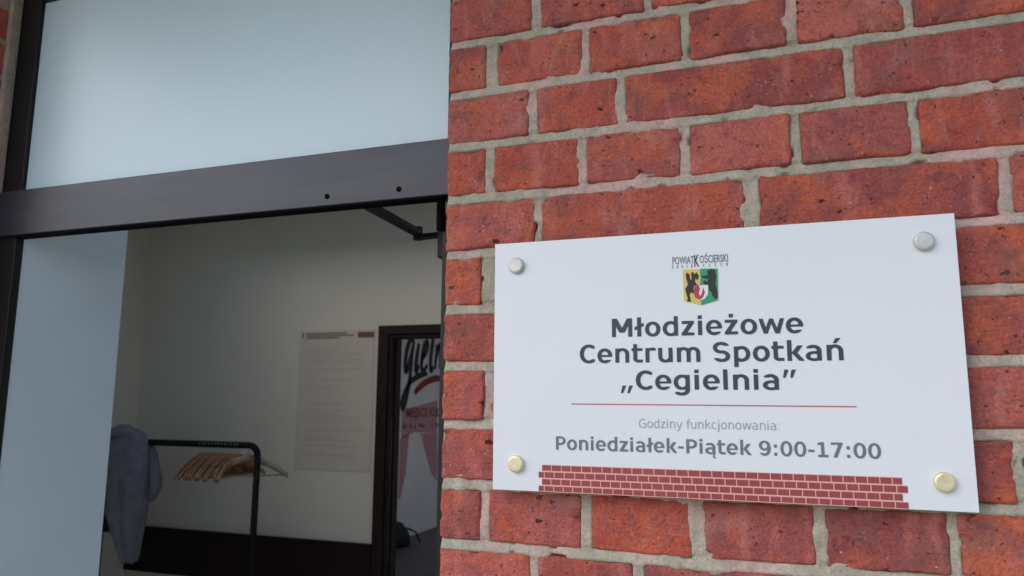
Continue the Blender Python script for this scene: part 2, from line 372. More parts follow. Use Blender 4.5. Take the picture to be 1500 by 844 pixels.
def brick_front(w, h, seed, cell=.004, hero=True):
    """front skin of one brick, centre origin, face towards -Y, with worn edges, chips and dents"""
    r = np.random.default_rng(seed)
    def ax(L_):
        e = [0, .0015, .0035, .006]; n = max(3, int(round((L_ - .012) / cell)))
        mid_ = np.linspace(.006, L_ - .006, n + 1)[1:-1]
        return np.array(e + list(mid_) + [L_ - .006, L_ - .0035, L_ - .0015, L_]) - L_ / 2
    us = ax(w); vs_ = ax(h); U, V = np.meshgrid(us, vs_, indexing='ij')
    s = int(seed) * 3 + 1
    # wavering outline
    fx = np.clip(np.abs(U) / (w / 2), 0, 1) ** 3 * np.sign(U); fz = np.clip(np.abs(V) / (h / 2), 0, 1) ** 3 * np.sign(V)
    amp = .0011
    dU = amp * (vnoise(V + U.round(1) * 9, V * 0 + seed, 45, s) + .6 * vnoise(V + (U > 0) * 3, V * 0, 150, s + 1)) * np.abs(fx)
    dV = amp * (vnoise(U, (V > 0) * 5.0, 28, s + 2) + .6 * vnoise(U, (V > 0) * 5.0, 110, s + 3)) * np.abs(fz)
    tilt = r.uniform(-.0012, .0012, 4)
    dV = dV + tilt[0] * U / w * 2 * 1.2; dU = dU + tilt[1] * V / h * 2
    # rounded corners
    du = w / 2 - np.abs(U); dv = h / 2 - np.abs(V); rc = r.uniform(.002, .008, (2, 2))
    RC = rc[(U > 0).astype(int), (V > 0).astype(int)]
    k = np.clip(1 - du / RC, 0, 1) ** 2 * np.clip(1 - dv / RC, 0, 1) ** 2
    Ud = U + dU - np.sign(U) * k * RC * .35; Vd = V + dV - np.sign(V) * k * RC * .35
    d = np.minimum(du, dv)
    rr = .0036
    depth = np.where(d < rr, (rr - np.sqrt(np.maximum(rr ** 2 - (rr - d) ** 2, 0))), 0)
    depth += .0011 * vnoise(U, V, 20, s + 4) + .0007 * vnoise(U, V, 60, s + 5) + .0003 * vnoise(U, V, 170, s + 6)
    # ragged edge wear
    wear = np.clip(vnoise(U, V, 60, s + 7) * .6 + vnoise(U, V, 140, s + 8) * .5, 0, 1)
    depth += wear * .0035 * np.exp(-(d / .006) ** 2)
    for _ in range(r.integers(1, 4)):                       # chips on the arrises
        if r.random() < .5: cu, cv = r.uniform(-w / 2, w / 2), r.choice([-h / 2, h / 2])
        else: cu, cv = r.choice([-w / 2, w / 2]), r.uniform(-h / 2, h / 2)
        ra, rb = r.uniform(.005, .014), r.uniform(.003, .008)
        q = ((U - cu) / ra) ** 2 + ((V - cv) / rb) ** 2 + .5 * vnoise(U, V, 160, s + 9)
        depth += r.uniform(.003, .007) * np.clip(1.25 - q, 0, 1)
    for _ in range(r.integers(1, 4)):                       # dents and drag marks in the face
        cu, cv = r.uniform(-w / 2, w / 2) * .8, r.uniform(-h / 2, h / 2) * .8
        ra, rb = r.uniform(.005, .02), r.uniform(.0025, .006)
        q = ((U - cu) / ra) ** 2 + ((V - cv) / rb) ** 2 + .8 * vnoise(U, V, 120, s + 10)
        depth += r.uniform(.0006, .002) * np.clip(1.1 - q, 0, 1)
    tx, tz, off = r.uniform(-.0011, .0011), r.uniform(-.0009, .0009), r.uniform(-.0008, .0009)
    Y = depth + tx * U / w * 2 + tz * V / h * 2 + off
    co = np.stack([Ud, Y, Vd], -1)
    nu, nv = len(us), len(vs_)
    return co, nu, nv

def brick_mesh(w, h, dep, seed, cell=.004):
    co, nu, nv = brick_front(w, h, seed, cell)
    idx = np.arange(nu * nv).reshape(nu, nv)
    quads = np.stack([idx[:-1, :-1], idx[1:, :-1], idx[1:, 1:], idx[:-1, 1:]], -1).reshape(-1, 4)
    vs_ = co.reshape(-1, 3)
    ring = list(idx[:, 0]) + list(idx[-1, 1:]) + list(idx[-2::-1, -1]) + list(idx[0, -2:0:-1])
    back = vs_[ring].copy(); back[:, 1] = dep; n0 = len(vs_); k = len(ring)
    vs_ = np.vstack([vs_, back])
    side = [(ring[i], n0 + i, n0 + (i + 1) % k, ring[(i + 1) % k]) for i in range(k)]
    me = bpy.data.meshes.new('brick')
    me.from_pydata([tuple(v) for v in vs_], [], [tuple(q) for q in quads] + side + [tuple(n0 + i for i in range(k))])
    sm = [True] * len(quads) + [False] * (len(side) + 1)
    me.polygons.foreach_set('use_smooth', sm)
    me.materials.append(MAT['brick'])
    return me

# head-joint centres (metres along the wall from the door edge), joint widths, courses counted down from the top of row 0
ROWS = {
    -1: [.132, .287, .552, .82], 0: [.067, .203, .335, .464, .593, .727, .86], 1: [.128, .251, .526, .795], 2: [.066, .198, .331, .462, .590, .724, .857],
    3: [.136, .408, .674, .80], 4: [.066, .199, .333, .465, .598, .731, .865], 5: [.131, .265, .53, .70, .83], 6: [.068, .2, .333, .465, .597, .73, .863],
    7: [.131, .397, .664, .80], 8: [.064, .199, .333, .466, .597, .731, .864], 9: [.131, .262, .53, .80], 10: [.066, .199, .332, .465, .598, .73, .863],
    -2: [.066, .199, .332, .465, .598, .731, .864], -3: [.131, .395, .66, .79],
}
JW = {(4, 0): .021, (6, 0): .012, (0, 0): .016, (1, 0): .011, (1, 1): .010, (0, 2): .010, (3, 1): .017, (8, 0): .011, (8, 1): .012, (8, 2): .013, (2, 0): .013, (0, 3): .012}
X_END = 3.2
rects = []          # (x0,x1,z0,z1) of every brick front in metres, z relative to G
def row_z(k): return (-k * CO - CO + BED / 2, -k * CO - BED / 2)
hero = []; plain = []
K0, K1 = -4, 29
for k in range(K0, K1):
    z0, z1 = row_z(k)
    js = [j for j in ROWS.get(k, [])]
    if not js:
        js = [.066] if k % 2 == 0 else [.131]
    widths = [JW.get((k, i), random.uniform(.0085, .0125)) for i in range(len(js))]
    i = 0
    while js[-1] < X_END - .3:
        i += 1
        js.append(js[-1] + (.133 if k % 2 == 0 else (.266 if i % 3 else .133))); widths.append(random.uniform(.009, .012))
    js.append(X_END); widths.append(.012)
    x = 0.0
    for a, (j, wd) in enumerate(zip(js, widths)):
        r_ = (x, j - wd / 2, z0, z1)
        x = j + wd / 2
        (hero if (r_[0] < .95 and -3 <= k <= 10) else plain).append((*r_, k))
# left of the doorway: mirrored bond
for k in range(K0, K1):
    z0, z1 = row_z(k); x = X_OPEN0; first = True; n = 0
    while x > -3.6:
        L_ = .060 if (k % 2 == 0 and n == 0) else (.121 if (k % 2 == 0 or n % 3 == 0) else .254)
        (hero if n == 0 and -5 <= k <= 6 else plain).append((x - L_, x, z0, z1, k)); x -= L_ + .0125; n += 1
# header arch over the doorway: soldier course, then ordinary courses
nS = 14; sw = (0 - X_OPEN0 + .12) / nS
sold = [(X_OPEN0 - .06 + i * sw + .005, X_OPEN0 - .06 + (i + 1) * sw - .005, .385 + .004, .385 + .242) for i in range(nS)]
for k in range(-21, K0):
    z0, z1 = row_z(k); n = 0
    x = -3.6 + (.066 if k % 2 == 0 else 0)
    while x < X_END:
        L_ = .121 if k % 2 == 0 else (.254 if n % 3 else .121)
        if k >= -8 and x + L_ > X_OPEN0 - .07 and x < .07:      # crosses the soldier course zone
            if x < X_OPEN0 - .09: plain.append((x, X_OPEN0 - .073, z0, z1, k))
            x = .073; n += 1
            continue
        plain.append((x, x + L_, z0, z1, k)); x += L_ + .0125; n += 1

for i, (x0, x1, z0, z1, k) in enumerate(hero):
    me = brick_mesh(x1 - x0, z1 - z0, .118, 100 + i * 13, .004)
    link('brick', me, None, wall, ((x0 + x1) / 2, 0, G + (z0 + z1) / 2))
variants = {}
plain.sort(key=lambda r_: (r_[0] + r_[1] - .5) ** 2 / 4 + (r_[2] + .5) ** 2 * 1.2)
budget = 296 - len(hero) - len(sold)
stuff = MB()
for i, (x0, x1, z0, z1, k) in enumerate(plain):
    w = x1 - x0
    if w < .02: continue
    if i < budget:
        key = (round(w, 3), i % 4)
        if key not in variants: variants[key] = brick_mesh(w, z1 - z0, .118, 5000 + len(variants) * 7, .012)
        link('brick', variants[key], None, wall, ((x0 + x1) / 2, 0, G + (z0 + z1) / 2))
    else:
        dy = random.uniform(-.001, .001)
        c = .003
        v = [(x0, c + dy, z0), (x1, c + dy, z0), (x1, c + dy, z1), (x0, c + dy, z1), (x0 + c, dy, z0 + c), (x1 - c, dy, z0 + c), (x1 - c, dy, z1 - c), (x0 + c, dy, z1 - c),
             (x0, .118, z0), (x1, .118, z0), (x1, .118, z1), (x0, .118, z1)]
        stuff.add([(a, b_, c_ + G) for a, b_, c_ in v], [(4, 5, 6, 7), (0, 1, 5, 4), (1, 2, 6, 5), (2, 3, 7, 6), (3, 0, 4, 7), (0, 8, 9, 1), (1, 9, 10, 2), (2, 10, 11, 3), (3, 11, 8, 0)])
for i, (x0, x1, z0, z1) in enumerate(sold):
    key = ('s', i % 4)
    if key not in variants: variants[key] = brick_mesh(x1 - x0, z1 - z0, .118, 9000 + i * 7, .012)
    link('brick', variants[key], None, wall, ((x0 + x1) / 2, 0, G + (z0 + z1) / 2))
tag(stuff.build('far_brickwork', MAT['brick'], wall), kind='stuff')

# ---- mortar: fine lumpy sheet where the camera looks, coarser slabs elsewhere
def mortar_sheet(x0, x1, z0, z1, cell):
    nx = int((x1 - x0) / cell) + 1; nz_ = int((z1 - z0) / cell) + 1
    xs = np.linspace(x0, x1, nx); zs = np.linspace(z0, z1, nz_)
    X, Z = np.meshgrid(xs, zs, indexing='ij')
    sd = np.full(X.shape, 1.0)                 # signed distance to nearest brick, negative inside
    for (a, b_, c_, d_, k) in hero:
        if b_ < x0 - .02 or a > x1 + .02: continue
        i0, i1 = np.searchsorted(xs, [a - .02, b_ + .02]); j0, j1 = np.searchsorted(zs, [c_ - .02, d_ + .02])
        if i1 <= i0 or j1 <= j0: continue
        XX = X[i0:i1, j0:j1]; ZZ = Z[i0:i1, j0:j1]
        qx = np.abs(XX - (a + b_) / 2) - (b_ - a) / 2; qz = np.abs(ZZ - (c_ + d_) / 2) - (d_ - c_) / 2
        ds = np.where((qx < 0) & (qz < 0), np.maximum(qx, qz), np.hypot(np.maximum(qx, 0), np.maximum(qz, 0)))
        sd[i0:i1, j0:j1] = np.minimum(sd[i0:i1, j0:j1], ds)
    n1 = vnoise(X, Z, 14, 1); n2 = vnoise(X, Z, 55, 2); n3 = vnoise(X, Z, 170, 3); n4 = vnoise(X, Z, 24, 4); n5 = vnoise(X, Z, 90, 5)
    base = .0020 + .0014 * n1 + .0008 * n2 + .00045 * n3
    smear = np.clip(n4 * 1.2 + n5 * .6 - .15, 0, 1)      # where the pointing was dragged over the arris
    reach = .0010 + .0062 * smear
    hole = np.clip(vnoise(X, Z, 75, 6) * .9 + vnoise(X, Z, 28, 7) * .6 - .72, 0, 1) * np.clip(1 - np.abs(sd) / .004, 0, 1)
    base = base + hole * .03
    inside = np.clip((-sd - reach) / .0030, 0, 1)
    zr = (Z / CO - np.round(Z / CO)) * CO / (BED / 2)       # -1 at the brick below, +1 under the brick above
    base = base + np.where(np.abs(zr) < 1.6, .0022 * np.clip(zr, -1, 1) * (1 + .4 * n1), 0)
    Y = base - smear * .0022 * np.clip(1 - np.abs(sd) / .008, 0, 1) + inside * .012
    Y = np.where(X < .0035, Y + (.0035 - X) * 2.0, Y)
    return np.stack([X, Y, Z + G], -1).reshape(-1, 3), nx, nz_
co, nx, nz_ = mortar_sheet(.0, .95, -.85, .24, .0022)
mo = link('mortar', grid_mesh('mortar', co, nx, nz_), MAT['mortar'], wall)
mb = MB()
ZT = 1.62
mb.box(.003, .95, .014, .1265, 0, G + .385)                                        # body behind the sheet
mb.box(.951, X_END, .0035, .1265, 0, G + .385).box(.003, .9505, .0035, .0135, 0, G - .851).box(.003, .9505, .0035, .0135, G + .241, G + .384)
mb.box(-3.6, X_OPEN0 - .003, .0035, .1265, 0, G + .385)
mb.box(-3.6, X_END, .0035, .1265, G + .3852, G + ZT)
mb.build('mortar_bed', MAT['mortar'], wall)
# reveal pointing between brick returns and the door frame
MB().box(X_OPEN0 - .001, X_OPEN0 + .010, .104, .1265, 0, Z_HEAD - .001).build('pointing', MAT['mortar'], wall, bevel=.003)
# eaves above the facade
ev = thing('eaves', 'shallow timber eaves along the top of the brick wall', 'roof', (0, 0, G + ZT))
MB().box(-3.7, 3.4, -.45, .5, .002, .06).build('soffit', MAT['wood_dark'], ev)
MB().box(-3.7, 3.4, -.48, -.451, -.03, .15).build('fascia', MAT['wood_dark'], ev)
cn = thing('sky_blocker', 'flat white slab added out of view to shade the upper wall', 'sky_blocker', (-.3, 0, G + .70))  # unseen slab, added to block sky light and darken the upper wall
MB().box(-1.5, 1.9, -.95, -.004, 0, .05).build('sky_blocker_slab', MAT['opal'], cn)
MB().box(-1.52, 1.92, -.975, -.951, -.03, .08).build('sky_blocker_edge', MAT['frame'], cn)
struct('roof', slab_with_holes(MB(), -4.6, 3.5, .51, RY2 + .4, ZC + .151, ZC + .25, HOLES), MAT['wood_dark'], 'flat dark roof over the rooms with openings added to brighten them')

# ================================================================== ENTRANCE FRAME
FY0, FY1 = .128, .1455
fr = thing('door_frame', 'dark grey metal entrance frame with a wide transom bar under the white panel', 'door frame', ((X_OPEN0 + X_OPEN1) / 2, .13, 0))
fr_loc = fr.location.copy()
def fpart(name, mb, m, bevel=.002, **k):
    o = mb.build(name, m, fr, bevel=bevel, **k); o.location = -fr_loc; return o
ZB0, ZB1 = G - .185, G - .092           # transom bar
fpart('post', MB().box(X_OPEN0 + .0005, -1.0095, FY0 + .0, FY1, .003, Z_HEAD - .002), MAT['frame_dark'])
fpart('post', MB().box(-.0585, -.002, FY0, FY1, .003, Z_HEAD - .002), MAT['frame_dark'])
fpart('head', MB().box(-1.009, -.059, FY0, FY1, Z_HEAD - .06, Z_HEAD - .002), MAT['frame_dark'])
bar = fpart('transom_bar', MB().box(-1.0705, -.004, FY0 - .010, FY1, ZB0, ZB1), MAT['frame'], bevel=.0015)
fpart('underside_line', MB().box(-1.009, -.059, FY0 - .0105, FY1 - .001, ZB0 - .0035, ZB0 - .0003), MAT['gasket'], bevel=0)  # thin black line along the underside of the bar
for x in (-.2740, -.1385):
    MB().lathe([(.0045, -.0012), (.0045, .0005), (.0028, .001), (.0028, .004)], (x, FY0 - .0100, G - .1690), n=14).build('screw', MAT['gasket'], bar)
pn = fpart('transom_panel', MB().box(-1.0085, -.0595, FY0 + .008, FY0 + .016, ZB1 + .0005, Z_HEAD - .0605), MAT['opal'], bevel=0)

# open door leaf swung into the room; only its hinge stile shows past the brickwork
dr = thing('entrance_door', 'glazed entrance door swung inwards with only its dark hinge edge showing', 'door', (-.027, .152, 0))
LZ = G - .205
leaf = dr
def dpart(name, mb, m, parent=dr, bevel=.0015):
    return mb.build(name, m, parent, bevel=bevel)
dpart('stile', MB().box(-.048, 0, .0, .07, .01, LZ), MAT['frame_dark'])
dpart('stile', MB().box(-.048, 0, .85, .93, .01, LZ), MAT['frame_dark'])
dpart('rail', MB().box(-.046, -.002, .0705, .8495, LZ - .09, LZ), MAT['frame_dark'])
dpart('rail', MB().box(-.046, -.002, .0705, .8495, .01, .25), MAT['frame_dark'])
gm = bpy.data.materials.new('clear_glass'); gm.use_nodes = True
gb = gm.node_tree.nodes['Principled BSDF']; gb.inputs['Transmission Weight'].default_value = 1; gb.inputs['Roughness'].default_value = .02; gb.inputs['Base Color'].default_value = (.9, .95, .93, 1)
dpart('pane', MB().box(-.029, -.021, .0705, .8495, .2505, LZ - .0905), gm, bevel=0)
dpart('edge_strip', MB().box(-.0500, -.0483, .012, .026, .01, LZ - .004), MAT['chrome'], bevel=.0005)
hg = dpart('hinge', MB().tube([(-.05, -.003, LZ - .03), (-.05, -.003, LZ + .018)], .007, 12), MAT['gasket'], bevel=0)
dc = dpart('door_closer', MB().box(-.10, -.049, .09, .28, LZ - .055, LZ - .005), MAT['frame_dark'], bevel=.003)
def bararm(p, q, w, t):
    p, q = Vector(p), Vector(q); d = (q - p).normalized(); s_ = d.cross(Vector((0, 0, 1))).normalized() * w / 2; u_ = Vector((0, 0, t / 2))
    m_ = MB(); vs_ = [e + a * s_ + b_ * u_ for e in (p, q) for a in (-1, 1) for b_ in (-1, 1)]
    return m_.add(vs_, [(0, 1, 3, 2), (4, 6, 7, 5), (0, 4, 5, 1), (2, 3, 7, 6), (0, 2, 6, 4), (1, 5, 7, 3)])
def DL(x, y, z): return (x - dr.location.x, y - dr.location.y, z)
elbow = DL(-.2395, .388, G - .176)
bararm(DL(-.228, .120, G - .172), elbow, .022, .010).build('arm', MAT['frame_dark'], dc, bevel=.001)
bararm((elbow[0] - .004, elbow[1], elbow[2] - .009), DL(-.095, .370, G - .185), .020, .009).build('arm', MAT['frame_dark'], dc, bevel=.001)
MB().lathe([(.0095, -.014), (.0095, .012)], elbow, 'Z', 16).build('pivot', MAT['frame_dark'], dc)

# ================================================================== THE SIGN
SX0, SX1, SZ0, SZ1 = .0844, .6172, -.6180, -.3034
SY = -.024                                     # front face of the plate
sg = thing('sign', 'white rectangular name sign with opening hours fixed to the brick wall by four round studs', 'sign', (SX0, SY, G + SZ0))
def P(x, z): return (x - SX0, z - SZ0)         # wall coordinates -> sign coordinates
pl = MB().box(0, SX1 - SX0, .0003, .0033, 0, SZ1 - SZ0).build('plate', MAT['plate'], sg, bevel=.0004)

# --- lettering: heavy and light humanist sans drawn as implicit shapes
def make_font(bold):
    sv, sh = (.158, .116) if bold else (.088, .074)
    adv = dict(zip('MCSPGadecgijkłlmnńoprtuwzżfy9017:- ,ąb„”', [.995, .734, .72, .733, .821, .675, .716, .678, .593, .716, .343, .343, .665, .370, .343, 1.042, .712, .712, .687, .716, .493, .478, .712, .924, .582, .582, .435, .652, .696, .696, .696, .696, .4, .415, .348, .38, .675, .716, .56, .56])) if bold else \
        dict(zip('GodzinyfukcjwaM: ', [.775, .612, .635, .525, .278, .634, .592, .352, .634, .579, .55, .278, .818, .613, .863, .337, .318]))
    lb = .084 if bold else .09; rb = .045 if bold else .055
    xh, cap, asc, de = .56, .729, .76, -.208
    if not bold: xh, cap = .547, .729
    def field(ch, X, Y):
        A = adv[ch]; inf = np.full(X.shape, 9.)
        box = lambda x0, x1, y0, y1: np.maximum(np.maximum(x0 - X, X - x1), np.maximum(y0 - Y, Y - y1))
        def ell(cx, cy, rx, ry, n=2.1):
            return ((np.abs((X - cx) / rx) ** n + np.abs((Y - cy) / ry) ** n) ** (1 / n) - 1) * min(rx, ry)
        ring = lambda cx, cy, rx, ry, a=sv, b_=sh: np.maximum(ell(cx, cy, rx, ry), -ell(cx, cy, rx - a, ry - b_, 2.0))
        def poly(*pts):
            f = -inf
            for i in range(len(pts)):
                (x0, y0), (x1, y1) = pts[i], pts[(i + 1) % len(pts)]; l_ = math.hypot(x1 - x0, y1 - y0)
                f = np.maximum(f, ((X - x0) * (y1 - y0) - (Y - y0) * (x1 - x0)) / l_)
            return f       # points counter-clockwise
        def diag(xb, yb, xt, yt, w):      # slanted stem with horizontal cuts, w = horizontal width, left x given
            return poly((xb, yb), (xb + w, yb), (xt + w, yt), (xt, yt))
        U = lambda *a: np.minimum.reduce(a); I = lambda *a: np.maximum.reduce(a); cut = lambda a, b_: np.maximum(a, -b_)
        cy = xh / 2; ry = xh / 2 + .014
        if ch in 'oO': return ring(A / 2, cy, A / 2 - rb, ry)
        if ch == 'e':
            r_ = ring(A / 2, cy, A / 2 - rb + .005, ry)
            bar_ = box(rb + sv * .6, A - rb - .01, cy - sh * .38, cy + sh * .30)
            r_ = cut(r_, box(A / 2, A, cy - sh * .38 - (.115 if bold else .14), cy - sh * .38)); return U(cut(r_, box(A * .90, A + .1, -.1, cy - sh * .38)), I(bar_, ell(A / 2, cy, A / 2 - rb + .005, ry)))
        if ch == 'c':
            rx = A * .58 - rb; return cut(ring(rb + rx, cy, rx, ry), U(box(A * .89, 3, -1, 2), box(rb + rx, 3, cy - ry + sh * 1.22, cy + ry - sh * 1.22)))
        if ch in 'aą':
            st = box(A - lb - sv, A - lb, 0, xh * .66)
            top = I(ring(A * .46, xh * .62, A * .54 - lb, xh * .405, sv, sh), U(box(A * .1, 3, xh * .62, 2)))
            top = cut(top, box(-1, A * .125, -1, 2)); top = cut(top, box(A * .1, A * .46, .3, xh + .014 - sh * 1.12)) if bold else top
            top = I(top, U(box(A * .46, 3, xh * .62, 2), box(-1, A * .47, xh + .014 - sh * 1.15, 2)))
            rx = (A - lb - rb) / 2 + .02
            bowl = I(ring(rb + rx, xh * .295, rx, xh * .295 + .014, sv, sh * .86), box(-1, A - lb - sv * .3, -1, 2))
            f = U(st, top, bowl)
            if ch == 'ą': f = U(f, I(ring(A - lb - .02, -.10, .13, .115, .07, .07), box(-1, A - lb + .03, -1, .02), U(box(-1, A - lb - .02, -1, 1), box(-1, A, -1, -.15))))
            return f
        if ch in 'dgb':
            top_ = asc if ch == 'd' else xh
            rx = (A - lb - rb) / 2 + sv * .12
            f = U(box(A - lb - sv, A - lb, -.02 if ch == 'g' else 0, top_), I(ring(rb + rx, cy, rx, ry if ch == 'd' else ry, sv, sh), box(-1, A - lb - sv * .4, -1, 2)))
            if ch == 'g':
                hk = I(ring(A * .46, .0, A - lb - A * .46, .222, sv, sh), box(A * .13, 3, -1, .0)); hk = I(hk, U(box(A * .46, 3, -1, .0), box(-1, 3, -1, -.222 + sh * 1.25)))
                f = U(I(f, box(-1, 3, 0.0, 2)), hk)
            return f
        if ch == 'p':
            rx = (A - lb - rb) / 2 + sv * .12
            return U(box(lb, lb + sv, de, xh), I(ring(A - rb - rx, cy, rx, ry), box(lb + sv * .4, 3, -1, 2)))
        if ch in 'iln' and ch != 'n' or ch in 'jł':
            f = box(lb, lb + sv, 0, xh if ch in 'ij' else asc)
            if ch == 'ł': f = box((A - sv) / 2, (A + sv) / 2, 0, asc); f = U(f, poly((.0, .24), (A, .415), (A, .415 + .125), (.0, .365)))
            if ch in 'ij': f = U(f, box(lb, lb + sv, .76 - (.14 if bold else .11), .76))
            if ch == 'j': f = U(f, box(lb, lb + sv, -.08, .01), I(ring(lb - .06, -.08, .06 + sv, .128, sv, sh), box(-.03, 3, -1, -.08)))
            return f
        if ch in 'nńrm':
            nn = 2 if ch == 'm' else 1; f = box(lb, lb + sv, 0, xh)
            span = (A - lb * 1.9 - sv) / nn
            for i in range(nn):
                xl = lb + i * span; rx = (span + sv) / 2; ry2 = xh * .42
                if ch == 'r':
                    rx = .27 if bold else .22
                    f = U(f, I(ring(xl + rx, xh - ry2 + .014, rx, ry2, sv, sh * 1.1), box(-1, A - .0, xh - ry2 * .45, 2), box(-1, xl + rx * (1.5 if bold else 1.35), -1, 2))); continue
                f = U(f, I(ring(xl + rx, xh - ry2 + .014, rx, ry2, sv, sh), box(xl + sv * .5, 3, xh - ry2 + .014, 2)), box(xl + span, xl + span + sv, 0, xh - ry2 + .016))
            if ch == 'ń': f = U(f, poly((.30, .62), (.42, .62), (.58, .80), (.40, .80)))
            return f
        if ch == 'u':
            span = A - lb * 1.9 - sv; rx = (span + sv) / 2; ry2 = xh * .42
            return U(box(lb + span, lb + span + sv, 0, xh), I(ring(lb + rx, ry2 - .014, rx, ry2, sv, sh), box(-1, lb + span + sv * .5, -1, ry2 - .012)), box(lb, lb + sv, ry2 - .015, xh))
        if ch == 'k':
            w = sv * 1.22; return U(box(lb, lb + sv, 0, asc), diag(lb + sv * .85, .27, A - w - .03, xh, w), diag(A - w + .01, 0, lb + sv * .9, .31, w))
        if ch == 't':
            x0 = A * .18 if bold else .1
            return U(box(x0, x0 + sv, .13, .72), box(.02, A - .03, xh - sh * .95, xh), I(ring(x0 + .2, .15, .2, .15, sv, sh), box(-1, 3, -1, .15), box(-1, x0 + .2, -1, 1)), box(x0 + .19, A - .02, 0, sh))
        if ch == 'f':
            x0 = .11; return U(box(x0, x0 + sv, 0, .6), box(.0, A - .0, xh - sh, xh), I(ring(x0 + .17, .6, .17, .16, sv, sh), box(-1, x0 + .17, .6, 2)), box(x0 + .17, A + .02, .76 - sh, .76))
        if ch in 'zż':
            f = U(box(.06, A - .06, xh - sh, xh), box(.05, A - .05, 0, sh), diag(.05, sh * .7, A - .06 - sv * 1.25, xh - sh * .7, sv * 1.25))
            if ch == 'ż': f = U(f, box(A / 2 - sv * .5, A / 2 + sv * .5, .64, .78))
            return f
        if ch in 'wy':
            w = sv * .98
            if ch == 'y': return U(diag(A / 2 - w * .5, 0, .01, xh, w), diag(A / 2 - w * .35 - .07, de, A - w - .01, xh, w), box(.05, A / 2 - .09, de, de + sh))
            q = (A - w) / 4; a_ = .01
            return U(diag(q * .92, 0, a_, xh, w), diag(q * .95, 0, q * 2, xh, w * .9), diag(q * 3.05, 0, q * 2, xh, w * .9), diag(q * 3.08, 0, q * 4 - a_, xh, w))
        if ch == 'M':
            s2 = sv * 1.02; l2 = .09
            return U(box(l2, l2 + s2, 0, cap), box(A - l2 - s2, A - l2, 0, cap), diag(A / 2 - .105, .17, l2, cap, .205 if bold else .12), diag(A / 2 - .10 if bold else A / 2 - .02, .17, A - l2 - (.205 if bold else .12), cap, .205 if bold else .12))
        if ch in 'CG':
            rx = A * .54 - .02; f = ring(.05 + rx, cap / 2, rx, cap / 2 + .014, sv * 1.08, sh * 1.05)
            f = cut(f, U(box(A * .91, 3, -1, 2), box(.05 + rx, 3, sh * 1.35, cap - sh * 1.35)))
            if ch == 'G': f = U(f, box(A * .91 - sv, A * .91, .06, cap * .53), box(A * .52, A * .91, cap * .53 - sh, cap * .53))
            return f
        if ch == 'S':
            rx = A / 2 - .055; r1 = (cap + .028 + sh) / 4; c1 = cap + .014 - r1; c2 = -.014 + r1
            up_ = cut(cut(ring(A / 2 - .01, c1, rx, r1, sv, sh), box(A / 2, 3, -1, cap + .014 - sh * 1.3)), box(A * .875, 3, -1, 2))
            lo = cut(cut(ring(A / 2, c2, rx, r1, sv, sh), box(-1, A / 2, -.014 + sh * 1.3, 2)), box(-1, A * .10, -1, 2)); return U(up_, lo)
        if ch == 'P':
            f = box(.092, .092 + sv * 1.05, 0, cap); c1 = cap - .238; xm = A * .50
            return U(f, box(.1, xm, cap - sh, cap), box(.1, xm, c1 - .238, c1 - .238 + sh), I(ring(xm, c1, A - .045 - xm, .238, sv, sh), box(xm - .002, 3, -1, 2)))
        if ch == '0': return ring(A / 2, cap / 2, A / 2 - .045, cap / 2 + .014, sv, sh * .95)
        if ch == '9':
            rx = A / 2 - .045; f = ring(A / 2 - .01, cap - .235, rx - .01, .248, sv, sh * .9)
            return U(f, cut(I(ring(A / 2 - .02, cap / 2, rx + .02, cap / 2 + .014, sv, sh), U(box(A / 2 + .08, 3, -1, cap * .72), box(-1, 3, -1, sh * 1.15))), box(-1, .10, -1, 2)))
        if ch == '1': return U(box(.27, .27 + sv, 0, cap), box(.11, A - .07, 0, sh), poly((.11, cap - .155), (.30, cap - .115), (.30, cap), (.11, cap - .04)))
        if ch == '7': return U(box(.06, A - .06, cap - sh, cap), diag(.16, 0, A - .06 - sv * 1.18, cap - sh * .5, sv * 1.18))
        if ch == ':': return U(box((A - sv) / 2, (A + sv) / 2, 0, sv), box((A - sv) / 2, (A + sv) / 2, xh - sv, xh))
        if ch == '-': return box(.055, A - .055, .235, .235 + sh * 1.02)
        if ch == '„': return U(poly((.03, -.14), (.11, -.14), (.25, .16), (.10, .16)), poly((.28, -.14), (.36, -.14), (.50, .16), (.35, .16)))
        if ch == '”': return U(poly((.06, .43), (.14, .43), (.26, .73), (.11, .73)), poly((.30, .43), (.38, .43), (.50, .73), (.35, .73)))
        return inf
    return adv, field

FB, FL = make_font(True), make_font(False)
_cache = {}
def glyph(font, key, ch, cell):
    if (key, ch) in _cache: return _cache[key, ch]
    adv, field = font; A = adv[ch]
    xs = np.arange(-.08, A + .09, cell); ys = np.arange(-.26, .84, cell)
    X, Y = np.meshgrid(xs, ys, indexing='ij'); F = field(ch, X, Y)
    V = []; Fc = []
    for i in range(len(xs) - 1):
        for j in range(len(ys) - 1):
            c = [(i, j), (i + 1, j), (i + 1, j + 1), (i, j + 1)]; f = [F[a] for a in c]
            if min(f) > 0: continue
            pts = []
            for a in range(4):
                b_ = (a + 1) % 4; pa, pb = c[a], c[b_]; A0 = (xs[pa[0]], ys[pa[1]]); B0 = (xs[pb[0]], ys[pb[1]])
                if f[a] <= 0: pts.append(A0)
                if (f[a] <= 0) != (f[b_] <= 0):
                    t = f[a] / (f[a] - f[b_]); pts.append((A0[0] + (B0[0] - A0[0]) * t, A0[1] + (B0[1] - A0[1]) * t))
            if len(pts) >= 3:
                n = len(V); V += pts; Fc.append(tuple(range(n, n + len(pts))))
    _cache[key, ch] = (V, Fc); return V, Fc
